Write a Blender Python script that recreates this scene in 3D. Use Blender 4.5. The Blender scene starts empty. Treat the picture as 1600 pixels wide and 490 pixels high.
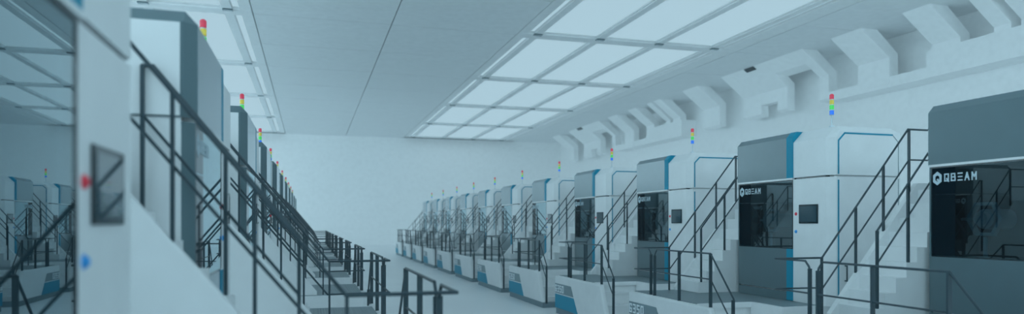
import bpy, bmesh, math
from mathutils import Vector, Matrix
C = bpy.context.scene.collection
PI = math.pi

# ------------------------------------------------------------------ materials
def srgb(r, g, b):
    f = lambda c: (c/255/12.92 if c/255 <= .04045 else ((c/255+.055)/1.055)**2.4)
    return (f(r), f(g), f(b), 1)

def mat(name, col, rough=.5, metal=0.0, spec=.5, emis=None, estr=0.0, noise=None, coat=0.0):
    m = bpy.data.materials.new(name); m.use_nodes = True
    nt = m.node_tree; b = nt.nodes['Principled BSDF']
    c = tuple(col[:3]) + (1,)
    b.inputs['Base Color'].default_value = c
    b.inputs['Roughness'].default_value = rough
    b.inputs['Metallic'].default_value = metal
    b.inputs['Specular IOR Level'].default_value = spec
    b.inputs['Coat Weight'].default_value = coat
    if emis:
        b.inputs['Emission Color'].default_value = tuple(emis[:3]) + (1,)
        b.inputs['Emission Strength'].default_value = estr
    sc, amt = noise if noise else (3.0, .03)
    tc = nt.nodes.new('ShaderNodeTexCoord')
    n = nt.nodes.new('ShaderNodeTexNoise'); n.inputs['Scale'].default_value = sc
    n.inputs['Detail'].default_value = 3
    r = nt.nodes.new('ShaderNodeValToRGB')
    r.color_ramp.elements[0].position = .3; r.color_ramp.elements[1].position = .7
    r.color_ramp.elements[0].color = tuple(x*(1-amt) for x in c[:3]) + (1,)
    r.color_ramp.elements[1].color = tuple(min(1, x*(1+amt)) for x in c[:3]) + (1,)
    nt.links.new(tc.outputs['Object'], n.inputs['Vector'])
    nt.links.new(n.outputs['Fac'], r.inputs['Fac'])
    nt.links.new(r.outputs['Color'], b.inputs['Base Color'])
    return m

M = {}
M['wall'] = mat('wall_paint', (.94, .945, .945), .7)
M['ceil'] = mat('ceiling_paint', (.80, .82, .83), .75)
M['arch'] = mat('bracket_paint', (.94, .945, .945), .7)
M['beam'] = mat('beam_paint', (.84, .855, .86), .7)
M['white'] = mat('white_enamel', (.74, .755, .76), .42, spec=.35)
M['stairw'] = mat('white_stair_paint', (.76, .775, .78), .6)
M['grey'] = mat('grey_enamel', (.100, .160, .180), .4, spec=.3)
M['dgrey'] = mat('dark_grey_enamel', (.09, .145, .165), .36, spec=.4)
M['teal'] = mat('teal_enamel', (.004, .25, .38), .45, spec=.2)
M['plinth'] = mat('grey_plinth_paint', (.16, .23, .26), .5)
M['label'] = mat('grey_label_paint', (.19, .26, .285), .45)
M['rail'] = mat('dark_rail_paint', (.022, .048, .062), .35, spec=.5)
M['black'] = mat('black_panel', (.001, .007, .012), 1, spec=0.03)
M['interior'] = mat('dark_interior', (.012, .035, .045), .6)
M['steel'] = mat('dark_steel', (.45, .55, .6), .3, metal=.3)
M['bezel'] = mat('screen_bezel', (.004, .022, .032), .12, spec=.8)
M['display'] = mat('screen_display', (.03, .07, .09), .06, spec=.9, coat=.5)
M['letter'] = mat('pale_lettering', (.50, .62, .68), .5)
M['letter2'] = mat('white_lettering', (.78, .82, .84), .5)
M['pole'] = mat('pale_metal_pole', (.60, .68, .72), .4)
for nm, c, e in (('red', (.55, .02, .05), (.42, .02, .06)), ('yellow', (.5, .4, .02), (.36, .33, .05)),
                 ('green', (.05, .6, .08), (.05, .45, .09)), ('blue', (.01, .15, .7), (.01, .13, .60))):
    M[nm] = mat(nm + '_lens', c, .3, emis=e, estr=.5)
M['btn_red'] = mat('red_button', (.75, .03, .06), .4)
M['btn_blue'] = mat('blue_button', (.02, .32, .75), .4)

def add_grazing_gloss(m, rough=.16, p=3.5):
    # smooth lacquer: mirror-like only at very flat angles
    nt = m.node_tree; b = nt.nodes['Principled BSDF']; out = [n for n in nt.nodes if n.type == 'OUTPUT_MATERIAL'][0]
    g = nt.nodes.new('ShaderNodeBsdfGlossy'); g.inputs['Roughness'].default_value = rough; g.inputs['Color'].default_value = (.93, .97, 1, 1)
    lw = nt.nodes.new('ShaderNodeLayerWeight'); lw.inputs['Blend'].default_value = .5
    pw = nt.nodes.new('ShaderNodeMath'); pw.operation = 'POWER'; pw.inputs[1].default_value = p
    mx = nt.nodes.new('ShaderNodeMixShader')
    nt.links.new(lw.outputs['Facing'], pw.inputs[0]); nt.links.new(pw.outputs[0], mx.inputs['Fac'])
    nt.links.new(b.outputs[0], mx.inputs[1]); nt.links.new(g.outputs[0], mx.inputs[2]); nt.links.new(mx.outputs[0], out.inputs['Surface'])
add_grazing_gloss(M['grey']); add_grazing_gloss(M['dgrey']); add_grazing_gloss(M['black'], .04, 5.5)

def deck_mat():
    m = mat('ribbed_deck', (.20, .26, .28), .45)
    nt = m.node_tree; b = nt.nodes['Principled BSDF']
    tc = nt.nodes.new('ShaderNodeTexCoord'); w = nt.nodes.new('ShaderNodeTexWave')
    w.inputs['Scale'].default_value = 6.5; w.bands_direction = 'X'
    bp = nt.nodes.new('ShaderNodeBump'); bp.inputs['Strength'].default_value = .5; bp.inputs['Distance'].default_value = .01
    nt.links.new(tc.outputs['Object'], w.inputs['Vector']); nt.links.new(w.outputs['Fac'], bp.inputs['Height'])
    nt.links.new(bp.outputs['Normal'], b.inputs['Normal'])
    return m
M['deck'] = deck_mat()

def floor_mat():
    m = mat('pale_polished_floor', (.80, .82, .83), .28, spec=.5, noise=(.35, .04))
    nt = m.node_tree; b = nt.nodes['Principled BSDF']
    tc = nt.nodes.new('ShaderNodeTexCoord')
    mp = nt.nodes.new('ShaderNodeMapping'); mp.inputs['Scale'].default_value = (.3, .8, 1)
    n = nt.nodes.new('ShaderNodeTexNoise'); n.inputs['Scale'].default_value = .8; n.inputs['Detail'].default_value = 1
    r = nt.nodes.new('ShaderNodeMapRange'); r.inputs['To Min'].default_value = .3; r.inputs['To Max'].default_value = .36
    nt.links.new(tc.outputs['Object'], mp.inputs['Vector']); nt.links.new(mp.outputs['Vector'], n.inputs['Vector'])
    nt.links.new(n.outputs['Fac'], r.inputs['Value']); nt.links.new(r.outputs['Result'], b.inputs['Roughness'])
    return m
M['floor'] = floor_mat()

PANEL = (.40, .585, .68)
def emit_mat():
    m = bpy.data.materials.new('lit_diffuser'); m.use_nodes = True
    b = m.node_tree.nodes['Principled BSDF']
    b.inputs['Base Color'].default_value = (.03, .03, .03, 1); b.inputs['Specular IOR Level'].default_value = 0
    b.inputs['Emission Color'].default_value = PANEL + (1,); b.inputs['Emission Strength'].default_value = 1.0
    return m
M['lamp'] = emit_mat()

def glass_mat():
    m = bpy.data.materials.new('tinted_window_glass'); m.use_nodes = True
    nt = m.node_tree; nt.nodes.clear()
    out = nt.nodes.new('ShaderNodeOutputMaterial')
    tr = nt.nodes.new('ShaderNodeBsdfTransparent'); tr.inputs['Color'].default_value = (.36, .54, .60, 1)
    gl = nt.nodes.new('ShaderNodeBsdfGlossy'); gl.inputs['Roughness'].default_value = .0; gl.inputs['Color'].default_value = (.82, .96, 1, 1)
    lw = nt.nodes.new('ShaderNodeLayerWeight'); lw.inputs['Blend'].default_value = .5     # facing = 1 - cos
    pw = nt.nodes.new('ShaderNodeMath'); pw.operation = 'POWER'; pw.inputs[1].default_value = 2.2
    fr = nt.nodes.new('ShaderNodeMapRange'); fr.inputs['To Min'].default_value = .045; fr.inputs['To Max'].default_value = 1
    nt.links.new(lw.outputs['Facing'], pw.inputs[0]); nt.links.new(pw.outputs[0], fr.inputs['Value'])
    mx = nt.nodes.new('ShaderNodeMixShader')
    nt.links.new(fr.outputs['Result'], mx.inputs['Fac']); nt.links.new(tr.outputs[0], mx.inputs[1]); nt.links.new(gl.outputs[0], mx.inputs[2])
    nt.links.new(mx.outputs[0], out.inputs['Surface'])
    return m
M['glass'] = glass_mat()

# ------------------------------------------------------------------ mesh builder
class MB:
    def __init__(s): s.bm = bmesh.new()
    def box(s, x0, x1, y0, y1, z0, z1):
        return s.loft([(z0, [(x0, y0), (x1, y0), (x1, y1), (x0, y1)]), (z1, [(x0, y0), (x1, y0), (x1, y1), (x0, y1)])])
    def loft(s, rings):                       # rings: (z, [(x, y)...]) same count
        bm = s.bm; R = []
        for z, pts in rings: R.append([bm.verts.new((x, y, z)) for x, y in pts])
        n = len(R[0])
        for a, b in zip(R, R[1:]):
            for i in range(n): bm.faces.new((a[i], a[(i+1) % n], b[(i+1) % n], b[i]))
        bm.faces.new(R[0][::-1]); bm.faces.new(R[-1])
        return s
    def prism(s, pts, axis, a, b):            # polygon extruded along an axis; pts in the two other axes
        bm = s.bm
        def v(p, t):
            if axis == 'x': return (t, p[0], p[1])
            if axis == 'y': return (p[0], t, p[1])
            return (p[0], p[1], t)
        A = [bm.verts.new(v(p, a)) for p in pts]; B = [bm.verts.new(v(p, b)) for p in pts]
        n = len(pts)
        for i in range(n): bm.faces.new((A[i], A[(i+1) % n], B[(i+1) % n], B[i]))
        bm.faces.new(A[::-1]); bm.faces.new(B)
        return s
    def cyl(s, p, q, r, n=12, r2=None):
        p, q = Vector(p), Vector(q); d = (q-p).normalized(); r2 = r if r2 is None else r2
        u = d.orthogonal().normalized(); w = d.cross(u)
        bm = s.bm; A = []; B = []
        for i in range(n):
            a = 2*PI*i/n; o = u*math.cos(a) + w*math.sin(a)
            A.append(bm.verts.new(p+o*r)); B.append(bm.verts.new(q+o*r2))
        for i in range(n): bm.faces.new((A[i], A[(i+1) % n], B[(i+1) % n], B[i]))
        bm.faces.new(A[::-1]); bm.faces.new(B)
        return s
    def tube(s, pts, r, n=10):                # mitred tube through a polyline
        pts = [Vector(p) for p in pts]; bm = s.bm; rings = []
        up = None
        for i, p in enumerate(pts):
            d0 = (p-pts[i-1]).normalized() if i else (pts[1]-p).normalized()
            d1 = (pts[i+1]-p).normalized() if i < len(pts)-1 else d0
            t = (d0+d1).normalized(); k = 1/max(.35, t.dot(d1))
            if up is None: up = d1.orthogonal().normalized()
            u0 = (up - d1*up.dot(d1)).normalized(); w0 = d1.cross(u0)
            ring = []
            for j in range(n):
                a = 2*PI*j/n; o = u0*math.cos(a)*r + w0*math.sin(a)*r
                o = o - t*(o.dot(t)) if i in (0, len(pts)-1) else o - d1*(o.dot(t)/d1.dot(t))
                ring.append(bm.verts.new(p+o))
            up = u0; rings.append(ring)
        for a, b in zip(rings, rings[1:]):
            for j in range(n): bm.faces.new((a[j], a[(j+1) % n], b[(j+1) % n], b[j]))
        bm.faces.new(rings[0][::-1]); bm.faces.new(rings[-1])
        return s
    def build(s, name, m, parent=None, origin=(0, 0, 0), bevel=0, smooth=False, seg=2):
        bm = s.bm
        bmesh.ops.translate(bm, verts=bm.verts, vec=-Vector(origin))
        bmesh.ops.recalc_face_normals(bm, faces=bm.faces)
        if smooth:
            for f in bm.faces: f.smooth = True
        me = bpy.data.meshes.new(name); bm.to_mesh(me); bm.free()
        if m: me.materials.append(m)
        o = bpy.data.objects.new(name, me); C.objects.link(o)
        if parent: o.parent = parent
        else: o.location = origin
        if bevel:
            b = o.modifiers.new('bevel', 'BEVEL'); b.width = bevel; b.segments = seg; b.limit_method = 'ANGLE'
            b.harden_normals = False
        return o

def thing(name, label, cat, loc, rz=0, group=None):
    o = bpy.data.objects.new(name, None); C.objects.link(o); o.empty_display_size = .2
    o.location = loc; o.rotation_euler = (0, 0, rz)
    o['label'] = label; o['category'] = cat
    if group: o['group'] = group
    return o
def struct(mb, name, m, **k):
    o = mb.build(name, m, **k); o['kind'] = 'structure'; return o
def copy_tree(root, loc, rz, label):
    r = root.copy(); C.objects.link(r); r.location = loc; r.rotation_euler = (0, 0, rz); r['label'] = label
    for ch in list(root.children):
        c = ch.copy(); C.objects.link(c); c.parent = r
        for g in list(ch.children):
            d = g.copy(); C.objects.link(d); d.parent = c
    return r

# ------------------------------------------------------------------ the hall
CE = 13.2                    # ceiling height
Y0, Y1 = -8.0, 85.5          # depth of the hall that is built
D = 8.33                     # the two rows are each other turned half round: x -> D - x
XR, XL = 31.8, D - 31.8
struct(MB().box(XL, XR, Y0, Y1, -.2, 0), 'floor', M['floor'])
struct(MB().box(XL-.3, XR+.3, Y1, Y1+.3, -.2, CE+.6), 'wall_back', M['wall'])
struct(MB().box(XR, XR+.3, Y0, Y1, -.2, CE+.6), 'wall_right', M['wall'])
struct(MB().box(XL-.3, XL, Y0, Y1, -.2, 6.6), 'wall_left', M['wall'])      # kept low: unseen opening above is added to brighten the hall
struct(MB().box(XL-.3, XR+.3, Y0-.3, Y0, -.2, 8.8), 'wall_front', M['wall'])   # unseen opening above it added for light from behind the camera
mf = MB()
for i in range(12): mf.box(XL+i*5, XL+i*5+.14, Y0-.25, Y0-.05, 8.8, CE+.5)
struct(mf, 'added_opening_rear', M['ceil'])  # mullions of the added rear light opening, out of view
mul = MB()
for i in range(16): mul.box(XL-.25, XL-.05, Y0+i*6.2, Y0+i*6.2+.14, 6.6, CE+.5)
mul.box(XL-.28, XL-.02, Y0, Y1, 9.8, 9.95)
struct(mul, 'added_opening_left', M['ceil'])  # mullions and transom of the added side light opening, out of view

rows = [.9 + 12*k for k in range(-1, 8)]          # lateral beams of the light fields
slab = MB()
G = .028
def strips(x0, x1):
    y = -11.1
    while y < Y1:
        a, b = max(y, Y0), min(y+6, Y1)
        if b > a: slab.box(x0+G, x1-G, a+(G if a > Y0 else 0), b-(G if b < Y1 else 0), CE, CE+.2)
        y += 6
mid = D/2
strips(mid, 11.07); strips(D-11.07, mid); strips(25.1, XR); strips(XL, D-25.1)
slab.box(XL, XR, Y0, Y1, CE+.5, CE+.7)
struct(slab, 'ceiling', M['ceil'])
nodesX = [12.2, 15.95, 19.7, 23.4]
def fieldx(lst, side): return sorted([(min(a, b), max(a, b)) for a, b in [((x0, x1) if side == 0 else (D-x0, D-x1)) for x0, x1 in lst]])
lamp_no = 0
tn = 1
names = ('left', 'middle', 'right')
ordw = ['nearest', 'second', 'third', 'fourth', 'fifth', 'sixth', 'seventh', 'eighth', 'ninth', 'tenth', 'eleventh', 'twelfth']
for side in (0, 1):
    beam = MB()
    for a, b in fieldx([(11.07+G, 11.62), (12.0, 12.40), (15.75, 16.15), (19.5, 19.9), (23.2, 23.6), (24.0, 25.1-G)], side):
        beam.box(a, b, Y0, Y1, CE, CE+.24)
    ax, bx_ = fieldx([(11.12, 25.05)], side)[0]
    for y in rows:
        if y-.45 < Y0: continue
        beam.box(ax, bx_, y-.45, min(y+.45, Y1), CE-.015, CE+.24)
    beam.box(ax, bx_, Y1-.9, Y1, CE-.015, CE+.24)
    struct(beam, 'trim_%d' % tn, M['beam']); tn += 1
    nd = MB()
    for y in rows[1:]:
        for x in nodesX:
            xx = x if side == 0 else D-x
            nd.box(xx-.24, xx+.24, y-.56, y-.30, CE-.07, CE-.005)
    struct(nd, 'trim_%d' % tn, M['dgrey']); tn += 1
    cells = fieldx([(11.62, 12.0), (12.40, 15.75), (16.15, 19.5), (19.9, 23.2), (23.6, 24.0)], side)
    cn = ['left edge strip', 'left column', 'middle column', 'right column', 'right edge strip']
    fy = [(max(y, Y0)+.45 if y > Y0 else Y0, (rows[i+1] if i+1 < len(rows) else Y1)-.45) for i, y in enumerate(rows)]
    n = 0
    for i, (a, b) in enumerate(fy):
        b = min(b, Y1-.9)
        if b-a < 1 or b < 8: continue
        n += 1
        for j, (x0, x1) in enumerate(cells):
            cx, cy = (x0+x1)/2, (a+b)/2
            t = thing('ceiling_light', '%s lit ceiling panel, %s of %s ceiling light field' % (ordw[n-1], cn[j], 'right' if side == 0 else 'left'),
                      'ceiling light', (cx, cy, CE+.12), 0, 'lit panels of the %s ceiling field' % ('right' if side == 0 else 'left'))
            w, h = (x1-x0)/2-.004, (b-a)/2-.004
            f = MB(); e = .07 if x1-x0 > 1 else .03
            f.box(-w, -w+e, -h, h, -.05, .10).box(w-e, w, -h, h, -.05, .10).box(-w+e, w-e, -h, -h+e, -.05, .10).box(-w+e, w-e, h-e, h, -.05, .10)
            f.build('frame', M['white'], t)
            MB().box(-w+e, w-e, -h+e, h-e, .02, .09).build('diffuser', M['lamp'], t)
            lamp_no += 1

# wall brackets and ledges on the right wall
PF = [(28.5, CE), (30.42, 11.75), (30.42, 10.32), (30.62, 10.18), (31.0, 10.18), (31.0, 11.98), (29.6, CE)]
PN = [(28.5, CE), (30.42, 11.75), (30.42, 10.94), (31.0, 10.94), (31.0, 11.98), (29.6, CE)]
PT = [(28.5, CE), (29.4, 12.52), (30.4, 12.4), (29.6, CE)]
gB = 'angular white brackets along the top of the right wall'
def bracket(name, label, spans, slot=None):
    y0 = min(s[1] for s in spans); y1 = max(s[2] for s in spans)
    org = (29.5, (y0+y1)/2, CE)
    t = thing(name, label, 'bracket', org, 0, gB)
    mb = MB()
    for P, a, b in spans: mb.prism([(x, z) for x, z in P], 'y', a, b)
    mb.build('arm', M['arch'], t, origin=org)
    if slot:
        s = MB().prism([(28.49, CE-.02), (28.47, CE-.05), (28.72, CE-.23), (28.75, CE-.19)], 'y', slot[0], slot[1])
        s.build('vent_slot', M['bezel'], t, origin=org)
bracket('wall_bracket', 'white grooved slanting bracket, cut off by the top right corner', [(PF, 23.57, 24.4), (PF, 21.9, 23.1)])
bracket('wall_bracket', 'plain white slanting bracket above the tall ledge, second from the right', [(PF, 26.1, 27.7)])
bracket('wall_bracket', 'broad plain white bracket, third from the right, its foot on the low ledge', [(PF, 30.4, 32.66)])
bracket('wall_bracket', 'large white bracket with a cut-out window and a dark slot, above the second machine',
        [(PF, 35, 35.8), (PT, 35.8, 38.8), (PF, 38.8, 39.8), (PN, 39.8, 41.55), (PF, 41.55, 43.6)], (39.8, 40.8))
bracket('wall_bracket', 'free-standing plain white bracket just left of the large slotted bracket', [(PF, 46.7, 49.0)])
bracket('wall_bracket', 'white grooved bracket standing on the far tall ledge, near its right end', [(PF, 54.27, 55.1), (PF, 52.6, 53.8)])
bracket('wall_bracket', 'narrow plain white bracket at the left end of the far tall ledge', [(PF, 57.2, 58.8)])
bracket('wall_bracket', 'plain white bracket on the far low ledge, left of the tall ledge', [(PF, 61.4, 63.4)])
bracket('wall_bracket', 'distant large white bracket with cut-outs and a dark slot',
        [(PF, 65.6, 66.4), (PT, 66.4, 69.4), (PF, 69.4, 70.4), (PN, 70.4, 72.15), (PF, 72.15, 74.2)], (70.4, 71.6))
bracket('wall_bracket', 'farthest white bracket in the row, nearest to the back wall', [(PF, 77.4, 79.7)])
led = MB()
for a, b in ((28.0, 35.0), (58.7, 65.6)): led.box(30.45, XR, a, b, 10.13, 10.70)
for a, b in ((16.0, 28.0), (52.3, 58.7)): led.box(30.38, XR, a, b, 10.13, 11.50)
struct(led, 'trim_%d' % tn, M['arch']); tn += 1

# ------------------------------------------------------------------ lettering made of strokes
GL = {  # strokes on a 4 x 6 grid
 'Q': [((0,0),(0,6)),((0,6),(4,6)),((4,6),(4,0)),((0,0),(4,0)),((2.3,1.9),(4.2,-.5))],
 'B': [((0,0),(0,6)),((0,6),(3.6,6)),((3.6,6),(3.6,3.2)),((0,3.1),(4,3.1)),((4,3.1),(4,0)),((0,0),(4,0))],
 'E': [((0,6),(4,6)),((.3,3),(3.8,3)),((0,0),(4,0))],
 'A': [((0,-.2),(2,6)),((2,6),(4,-.2)),((1,2),(3,2))],
 'M': [((0,-.2),(0,6)),((0,6),(2,2.4)),((2,2.4),(4,6)),((4,6),(4,-.2))],
 'G': [((0,0),(0,6)),((0,6),(4,6)),((0,0),(4,0)),((4,0),(4,2.5)),((4,2.7),(2.3,2.7)),((4,6),(4,5.1))],
 '3': [((0,6),(4,6)),((4,6),(4,0)),((4,0),(0,0)),((.8,3),(4,3))],
 '5': [((4,6),(0,6)),((0,6),(0,3.2)),((0,3.2),(4,3.2)),((4,3.2),(4,0)),((4,0),(0,0))],
 '0': [((0,0),(0,6)),((0,6),(4,6)),((4,6),(4,0)),((4,0),(0,0))],
}
def letters(mb, text, x, ystart, yend, z0, z1, th, stroke):
    """text on a face looking towards -x, read from larger y to smaller y"""
    n = len(text); pitch = (ystart-yend)/(n-.28); w = pitch*.72; h = z1-z0
    q_ = 0
    for i, ch in enumerate(text):
        ys = ystart - i*pitch
        for (ax, ay), (bx, by) in GL[ch]:
            p = Vector((ys - ax/4*(w-stroke) - stroke/2, z0+stroke/2 + ay/6*(h-stroke)))
            q = Vector((ys - bx/4*(w-stroke) - stroke/2, z0+stroke/2 + by/6*(h-stroke)))
            d = (q-p).normalized(); nn = Vector((-d.y, d.x))*stroke/2; e = d*stroke/2; q_ = (q_+1) % 6
            mb.prism([tuple(p-e-nn), tuple(q+e-nn), tuple(q+e+nn), tuple(p-e+nn)], 'x', x-th-q_*.0004, x)

# ------------------------------------------------------------------ one machine (unit coordinates, unit k=1 of the right row)
F = 9.28
MO = (F, 12.06, 1.14)
def make_machine():
    t = thing('milling_machine', '', 'machine', MO, 0, 'milling machines in two rows')
    b = MB()
    xy = [(F, 11.66), (F, 10.75), (F+.13, 10.62), (10.88, 10.62), (11.0, 10.74), (11.0, 11.66)]
    b.loft([(1.14, xy), (3.565, xy)])
    b.box(10.3, 11.0, 11.66, 13.58, 1.14, 3.565)
    b.box(F+.14, 10.86, 10.68, 13.4, 3.56, 3.605)
    b.box(F+.10, 11.0, 13.47, 13.58, 1.14, 3.60)
    b.box(F+.04, 10.3, 11.66, 13.47, 1.14, 2.16)
    b.build('body', M['white'], t, MO)
    MB().prism([(F+.10, 13.58), (F, 13.50), (F, 13.47), (F+.10, 13.47)], 'z', 1.14, 3.565).build('corner_strip', M['grey'], t, MO)
    up = MB()
    def r(f, s, back=0):
        return [(F+f, 11.66), (F+f, 10.75+s*.7), (F+.13+f*.55, 10.62+s), (10.88-s, 10.62+s), (11.0-s, 10.74+s), (11.0-s, 11.66)]
    up.loft([(3.60, r(0, 0)), (4.30, r(0, 0)), (4.42, r(.12, 0)), (4.52, r(.215, .11))])
    up.box(F+.22, 10.95, 11.60, 13.40, 3.60, 4.50)
    up.build('upper_body', M['white'], t, MO)
    MB().box(F+.03, F+.135, 10.80, 11.66, 3.566, 3.599).build('seam_shade', M['bezel'], t, MO)  # dark strip inside the joint, standing in for its shade
    c = MB()
    cf = lambda i: [(F-.02+i, 13.50), (F-.02+i, 11.84), (10.9, 11.84), (10.9, 13.6-i), (F+.08+i, 13.6-i)]
    c.loft([(3.60, cf(0)), (4.41, cf(0)), (4.52, cf(.10))])
    c.build('upper_cover', M['grey'], t, MO)
    MB().box(F-.025, F+.10, 11.66, 13.49, 3.565, 3.60).build('cover_edge', M['white'], t, MO)
    MB().box(F+.105, 10.82, 13.59, 13.608, 3.61, 4.40).build('side_panel', M['white'], t, MO)
    s = MB().prism([(F-.02, 3.60), (F-.02, 4.41), (F+.08, 4.525), (F+.34, 4.525), (F+.34, 3.60)], 'y', 11.655, 11.84)
    s.build('upper_stripe', M['teal'], t, MO)
    MB().box(F-.02, F+.06, 11.66, 11.84, 1.15, 2.18).build('lower_stripe', M['teal'], t, MO)
    d = MB().box(F-.01, F+.04, 11.84, 13.47, 1.335, 2.18)
    d.build('front_panel', M['dgrey'], t, MO, bevel=.006)
    MB().box(F-.01, F+.03, 11.84, 13.47, 1.14, 1.315).build('kick_panel', M['dgrey'], t, MO)
    # window, its frame and the logo panel
    w = MB().box(F+.002, F+.008, 11.69, 13.45, 2.20, 3.56).build('window', M['glass'], t, MO)
    f = MB()
    f.box(F-.002, F+.05, 11.66, 11.69, 2.19, 3.565).box(F-.002, F+.05, 13.45, 13.47, 2.19, 3.565)
    f.box(F-.002, F+.05, 11.69, 13.45, 3.545, 3.565).box(F-.002, F+.05, 11.69, 13.45, 2.18, 2.20)
    f.build('window_frame', M['bezel'], w, MO)
    MB().box(F-.001, F+.001, 13.05, 13.445, 2.205, 3.13).box(F-.001, F+.001, 13.05, 13.445, 3.145, 3.54).build('black_panel', M['black'], w, MO)
    L = MB(); letters(L, 'QBEAM', F-.001, 13.235, 12.70, 3.33, 3.45, .004, .0185)
    # hexagon emblem with an inner hexagon and a tail
    cy, cz, R1, R2 = 13.355, 3.385, .105, .050
    hx = [(cy+R1*.82*math.sin(a*PI/3), cz+R1*math.cos(a*PI/3)) for a in range(6)]
    hi = [(cy+R2*.82*math.sin(a*PI/3), cz+R2*math.cos(a*PI/3)) for a in range(6)]
    for a in range(6):
        b2 = (a+1) % 6
        L.prism([hx[a], hx[b2], hi[b2], hi[a]], 'x', F-.005, F-.001)
    L.prism([(cy-.01, cz+.0), (cy+.015, cz-.02), (cy-.03, cz-.06), (cy-.045, cz-.04)], 'x', F-.006, F-.001)
    L.build('lettering', M['letter'], w, MO)
    i_ = MB()
    i_.box(10.22, 10.29, 11.70, 13.46, 2.18, 3.56).box(F+.06, 10.22, 11.67, 11.69, 2.18, 3.56).box(F+.06, 10.22, 13.45, 13.465, 2.18, 3.56)
    i_.box(F+.06, 10.22, 11.69, 13.45, 2.165, 2.19).box(F+.06, 10.22, 11.69, 13.45, 3.54, 3.56)
    i_.box(F+.06, F+.7, 13.30, 13.45, 2.19, 3.54).box(10.0, 10.2, 11.9, 12.3, 2.19, 3.3)
    i_.build('cabin_lining', M['interior'], t, MO)
    h = MB()
    hc = (9.78, 12.96, 2.76)
    def hexr(x0, x1, ro, ri):
        o = [(hc[1]+ro*math.cos(a*PI/3), hc[2]+ro*math.sin(a*PI/3)) for a in range(6)]
        q = [(hc[1]+ri*math.cos(a*PI/3), hc[2]+ri*math.sin(a*PI/3)) for a in range(6)]
        for a in range(6): h.prism([o[a], o[(a+1) % 6], q[(a+1) % 6], q[a]], 'x', x0, x1)
    hexr(9.72, 9.80, .29, .235)
    h.cyl((9.74, hc[1], hc[2]), (10.2, hc[1], hc[2]), .15, 20)
    h.cyl((9.66, hc[1], hc[2]), (9.74, hc[1], hc[2]), .11, 20)
    h.cyl((9.70, hc[1]+.15, hc[2]), (9.70, hc[1]+.48, hc[2]), .022, 8)
    h.cyl((9.70, hc[1]-.05, hc[2]-.27), (9.70, hc[1]-.05, 2.2), .03, 8)
    h.build('tool_head', M['steel'], t, MO)
    # control screen and buttons
    sc = MB().box(F-.018, F, 10.95, 11.48, 2.69, 3.06).build('control_screen', M['bezel'], t, MO, bevel=.008)
    MB().box(F-.021, F-.017, 10.985, 11.445, 2.725, 3.025).build('display', M['display'], sc, MO)
    for nm, z, m in (('red_button', 2.88, 'btn_red'), ('blue_button', 2.53, 'btn_blue')):
        MB().cyl((F+.002, 11.575, z), (F-.006, 11.575, z), .034, 16).cyl((F-.006, 11.575, z), (F-.022, 11.575, z), .026, 16, .02).build(nm, M[m], t, MO)
    # teal outline on the side
    yy = 10.62
    def line(mb, pts, wd=.030):
        for p, q in zip(pts, pts[1:]):
            p, q = Vector(p), Vector(q); dd = (q-p).normalized(); nn = Vector((-dd.y, dd.x))*wd/2; e = dd*wd*.2
            mb.prism([tuple(p-nn-e), tuple(q-nn+e), tuple(q+nn+e), tuple(p+nn-e)], 'y', yy-.006, yy+.002)
    a = MB(); line(a, [(9.45, 3.62), (9.45, 4.24), (9.59, 4.38), (10.70, 4.38)]); a.build('upper_trim_line', M['teal'], t, MO)
    a = MB(); line(a, [(10.70, 4.38), (10.84, 4.24), (10.84, 3.62)], .012); line(a, [(10.84, 3.54), (10.84, 1.4)], .012)
    a.build('rear_trim_line', M['label'], t, MO)
    a = MB(); line(a, [(9.45, 3.50), (9.45, 1.32)]); a.build('lower_trim_line', M['teal'], t, MO)
    MB().tube([(9.60, yy, 1.90), (9.60, yy-.05, 1.90), (9.60, yy-.05, 1.62), (9.60, yy, 1.62)], .014).build('door_handle', M['rail'], t, MO)
    # signal tower
    px, py = 9.57, 10.93
    p = MB().cyl((px, py, 4.51), (px, py, 4.55), .05, 14).cyl((px, py, 4.54), (px, py, 4.77), .012, 8).cyl((px, py, 4.755), (px, py, 5.155), .030, 12).build('signal_tower', M['pole'], t, MO, smooth=False)
    for k, nm in enumerate(('blue', 'green', 'yellow', 'red')):
        z = 4.765+k*.099
        l = MB().cyl((px, py, z), (px, py, z+.080), .040, 16)
        if nm == 'red': l.cyl((px, py, z+.080), (px, py, z+.10), .040, 16, .022)
        l.build(nm + '_lens', M[nm], p, MO)
    return t

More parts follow.
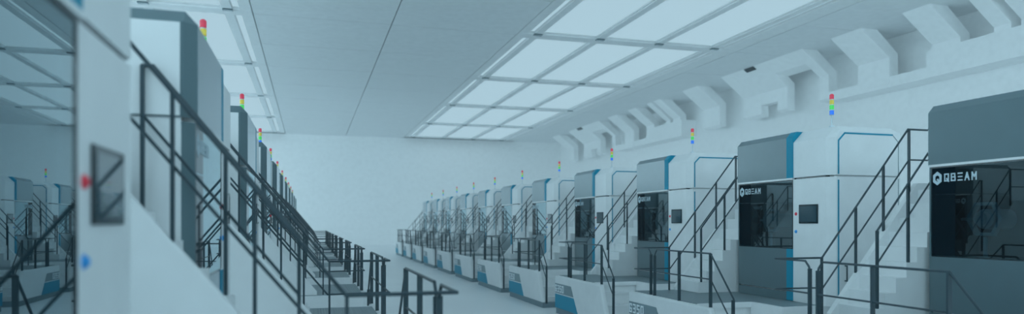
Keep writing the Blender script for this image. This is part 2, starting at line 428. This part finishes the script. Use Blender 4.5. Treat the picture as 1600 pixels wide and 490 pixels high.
PO = (8.2, 12.6, 0)
def make_platform():
    t = thing('access_platform', '', 'platform', PO, 0, 'white access platforms in front of the machines')
    w = MB().prism([(14.57, .17), (14.57, 1.13), (11.22, 1.13), (10.76, .17)], 'x', 7.08, 7.22)
    w.build('side_wall', M['white'], t, PO, bevel=.045, seg=3)
    b = MB()
    b.box(7.20, F+.0, 11.82, 14.50, .17, 1.06)
    b.box(8.42, 11.0, 10.88, 13.58, .17, 1.06)
    b.box(7.20, 8.42, 11.76, 11.82, 1.04, 1.14)          # edge band above the steps
    b.box(8.38, 8.46, 10.84, 11.78, .9, 1.14)            # edge band beside the steps
    b.box(8.46, 11.0, 10.84, 10.91, .9, 1.14)
    b.box(7.20, 9.28, 14.50, 14.57, .17, 1.13)
    b.build('base', M['stairw'], t, PO)
    d = MB().box(7.21, F, 11.82, 14.50, 1.06, 1.135).box(8.46, F, 10.91, 11.82, 1.06, 1.135)
    d.box(F, 11.0, 10.91, 13.58, 1.06, 1.137)
    d.build('deck', M['deck'], t, PO)
    for z1, y0, y1 in ((.87, 11.50, 11.83), (.60, 11.20, 11.83), (.335, 10.92, 11.83)):
        s = MB().box(7.215, 8.40, y0, y1, z1-.27, z1-.03).box(7.215, 8.40, y0-.02, y1, z1-.03, z1)
        s.build('step', M['stairw'], t, PO)
    MB().box(7.11, F, 10.80, 14.54, 0, .17).box(F, 10.95, 10.80, 13.56, 0, .17).build('plinth', M['plinth'], t, PO)
    l = MB().prism([(14.52, .905), (13.24, .905), (13.04, .62), (14.52, .62)], 'x', 7.072, 7.081).build('label_plate', M['label'], t, PO)
    g = MB(); letters(g, 'G350', 7.072, 14.50, 13.80, .655, .865, .005, .036); g.build('lettering', M['letter2'], l, PO)
    MB().prism([(14.52, .59), (13.02, .59), (12.72, .185), (14.52, .185)], 'x', 7.072, 7.081).build('teal_plate', M['teal'], t, PO)
    return t

RUN, RISE, X0, ZD = .2055, .2355, 8.33, 1.14
HZ, MZ = 2.13, 1.65
slope = lambda x: 2.26+(x-8.16)*1.229      # handrail height over the stairs
R_, RM = .0165, .0135
def bar(mb, x, y, z0, z1, a=.030, b=.013): mb.box(x-a, x+a, y-b, y+b, z0, z1)
def tread(x):
    if x < X0: return ZD
    return ZD+RISE+RISE*min(8, int((x-X0)/RUN))
SO = (9.2, 13.95, 1.14)
def make_stairs():
    t = thing('staircase', '', 'staircase', SO, 0, 'steep white staircases beside the machines')
    p = [(X0, ZD)]
    for i in range(9):
        p += [(X0+RUN*i, ZD+RISE*(i+1)), (X0+RUN*(i+1) if i < 8 else 11.3, ZD+RISE*(i+1))]
    p += [(11.3, 0), (F+.05, 0), (F+.05, ZD)]
    MB().prism(p, 'y', 13.61, 14.36).build('steps', M['stairw'], t, SO)
    sl = lambda x: 1.88+(x-8.73)*1.21
    MB().prism([(8.18, ZD), (8.18, sl(8.18)), (9.97, sl(9.97)), (11.3, sl(9.97)), (11.3, 0), (F+.05, 0), (F+.05, ZD)], 'y', 14.36, 14.46).build('stringer', M['stairw'], t, SO)
    # long railing on the outer side, running out over the platform to the aisle
    xs = 8.16+(HZ-2.26)/1.229
    ra = MB().tube([(xs-.01, 14.42, HZ), (xs, 14.42, HZ), (9.82, 14.42, slope(9.82)), (11.25, 14.42, slope(9.82))], R_)
    ra.tube([(7.17, 13.64, 2.0), (7.17, 13.66, 2.05), (7.17, 13.74, HZ), (7.17, 14.42, HZ), (xs, 14.42, HZ)], R_)
    ra = ra.build('outer_handrail', M['rail'], t, SO)
    MB().tube([(7.17, 13.64, MZ), (7.17, 14.42, MZ), (xs+.02, 14.42, MZ-.01), (9.84, 14.42, slope(9.82)-.52), (11.25, 14.42, slope(9.82)-.52)], RM).build('mid_rail', M['rail'], ra, SO)
    for x in (8.05, 8.73, 9.30, 9.84, 11.2):
        p = MB(); bar(p, x, 14.42, ZD if x < 8.1 else sl(min(x, 9.97))-.01, (slope(min(x, 9.82)) if x > 8.06 else HZ), .014, .020)
        p.build('post', M['rail'], ra, SO)
    p = MB(); bar(p, 7.17, 13.64, 1.137, 2.02); p.build('post', M['rail'], ra, SO)
    # short railing on the machine side
    y = 13.65
    rb = MB().tube([(8.42, y, slope(8.42)), (9.58, y, slope(9.58)), (9.67, y, slope(9.58))], R_).build('inner_handrail', M['rail'], t, SO)
    MB().tube([(8.42, y, slope(8.42)-.51), (9.66, y, slope(9.66)-.51)], RM).build('mid_rail', M['rail'], rb, SO)
    for x in (8.42, 9.02, 9.66):
        p = MB(); bar(p, x, y, tread(x)-.005, slope(min(x, 9.58)), .016, .020); p.build('post', M['rail'], rb, SO)
    return t

def add_platform_rail(t):
    x = 7.17
    r = MB().tube([(x, 13.47, 1.98), (x, 13.45, 2.04), (x, 13.37, HZ), (x, 11.30, HZ), (x, 10.57, 1.36), (x, 10.57, 1.32)], R_).build('handrail', M['rail'], t, PO)
    MB().tube([(x, 13.47, MZ), (x, 11.30, MZ), (x, 10.57, .88)], RM).build('mid_rail', M['rail'], r, PO)
    for y, a, b in ((13.47, 1.12, 2.0), (12.44, 1.12, HZ), (11.30, 1.12, HZ)):
        p = MB(); bar(p, x, y, a, b); p.build('post', M['rail'], r, PO)
    p = MB(); bar(p, x, 10.585, .16, 1.34); p.build('post', M['rail'], r, PO)

def make_platform_all():
    t = make_platform(); add_platform_rail(t); return t

kinds = [(make_machine, MO, lambda o, s: 'white and grey milling machine with signal tower, %s in %s row' % (o, s)),
         (make_platform_all, PO, lambda o, s: 'white railed platform with teal G350 plate, %s in %s row' % (o, s)),
         (make_stairs, SO, lambda o, s: 'steep white staircase with dark handrails, %s in %s row' % (o, s))]
for fn, O, lab in kinds:
    proto = fn(); first = True
    for side, nm in ((0, 'right'), (1, 'left')):
        for k in range(0, 11):
            if side == 1 and k == 0 and fn is make_stairs: continue      # it would stand behind the viewpoint
            idx = k-1 if (side == 1 and fn is make_stairs) else k
            o_ = 'nearest to camera' if idx == 0 else ('farthest from camera' if k == 10 else ordw[idx] + ' from camera')
            label = lab(o_, nm)
            if side == 0: loc, rz = (O[0], O[1]+5*(k-1), O[2]), 0
            else: loc, rz = (D-O[0], 15+5*k-O[1], O[2]), PI
            if first:
                proto.location = loc; proto['label'] = label; first = False
            else: copy_tree(proto, loc, rz, label)

# ------------------------------------------------------------------ thin haze in the hall
hz = MB().box(XL-.27, XR+.27, Y0-.27, Y1+.27, -.17, CE+.62)     # its faces lie inside the walls, floor and roof
hz = hz.build('haze', None)
hz['kind'] = 'structure'
hm = bpy.data.materials.new('thin_haze'); hm.use_nodes = True; nt = hm.node_tree; nt.nodes.clear()
vo = nt.nodes.new('ShaderNodeVolumeScatter'); vo.inputs['Density'].default_value = .0009; vo.inputs['Color'].default_value = (.9, .97, 1, 1)
om = nt.nodes.new('ShaderNodeOutputMaterial'); nt.links.new(vo.outputs[0], om.inputs['Volume'])
hz.data.materials.clear(); hz.data.materials.append(hm)

# ------------------------------------------------------------------ light and camera
w = bpy.data.worlds.new('daylight'); bpy.context.scene.world = w; w.use_nodes = True
w.node_tree.nodes['Background'].inputs['Color'].default_value = (.59, .87, 1.0, 1)
w.node_tree.nodes['Background'].inputs['Strength'].default_value = 3.1

cam = bpy.data.cameras.new('camera'); co = bpy.data.objects.new('camera', cam); C.objects.link(co)
cam.sensor_width = 36; cam.lens = 1078/1600*36
co.location = (0, 0, 2.70)
co.rotation_euler = (PI/2, 0, -math.radians(16.34))
cam.shift_y = (348-245)/1600
cam.clip_start = .05; cam.clip_end = 300
cam.dof.use_dof = True; cam.dof.focus_distance = 14; cam.dof.aperture_fstop = .6
S = bpy.context.scene
S.camera = co
S.view_settings.view_transform = 'Standard'; S.view_settings.look = 'None'
S.view_settings.exposure = 0; S.view_settings.gamma = 1; S.view_settings.use_curve_mapping = False
S.cycles.max_bounces = 10; S.cycles.diffuse_bounces = 9; S.cycles.glossy_bounces = 4; S.cycles.transparent_max_bounces = 8
S.cycles.use_denoising = True; S.cycles.volume_bounces = 2
S.cycles.caustics_reflective = False; S.cycles.caustics_refractive = False
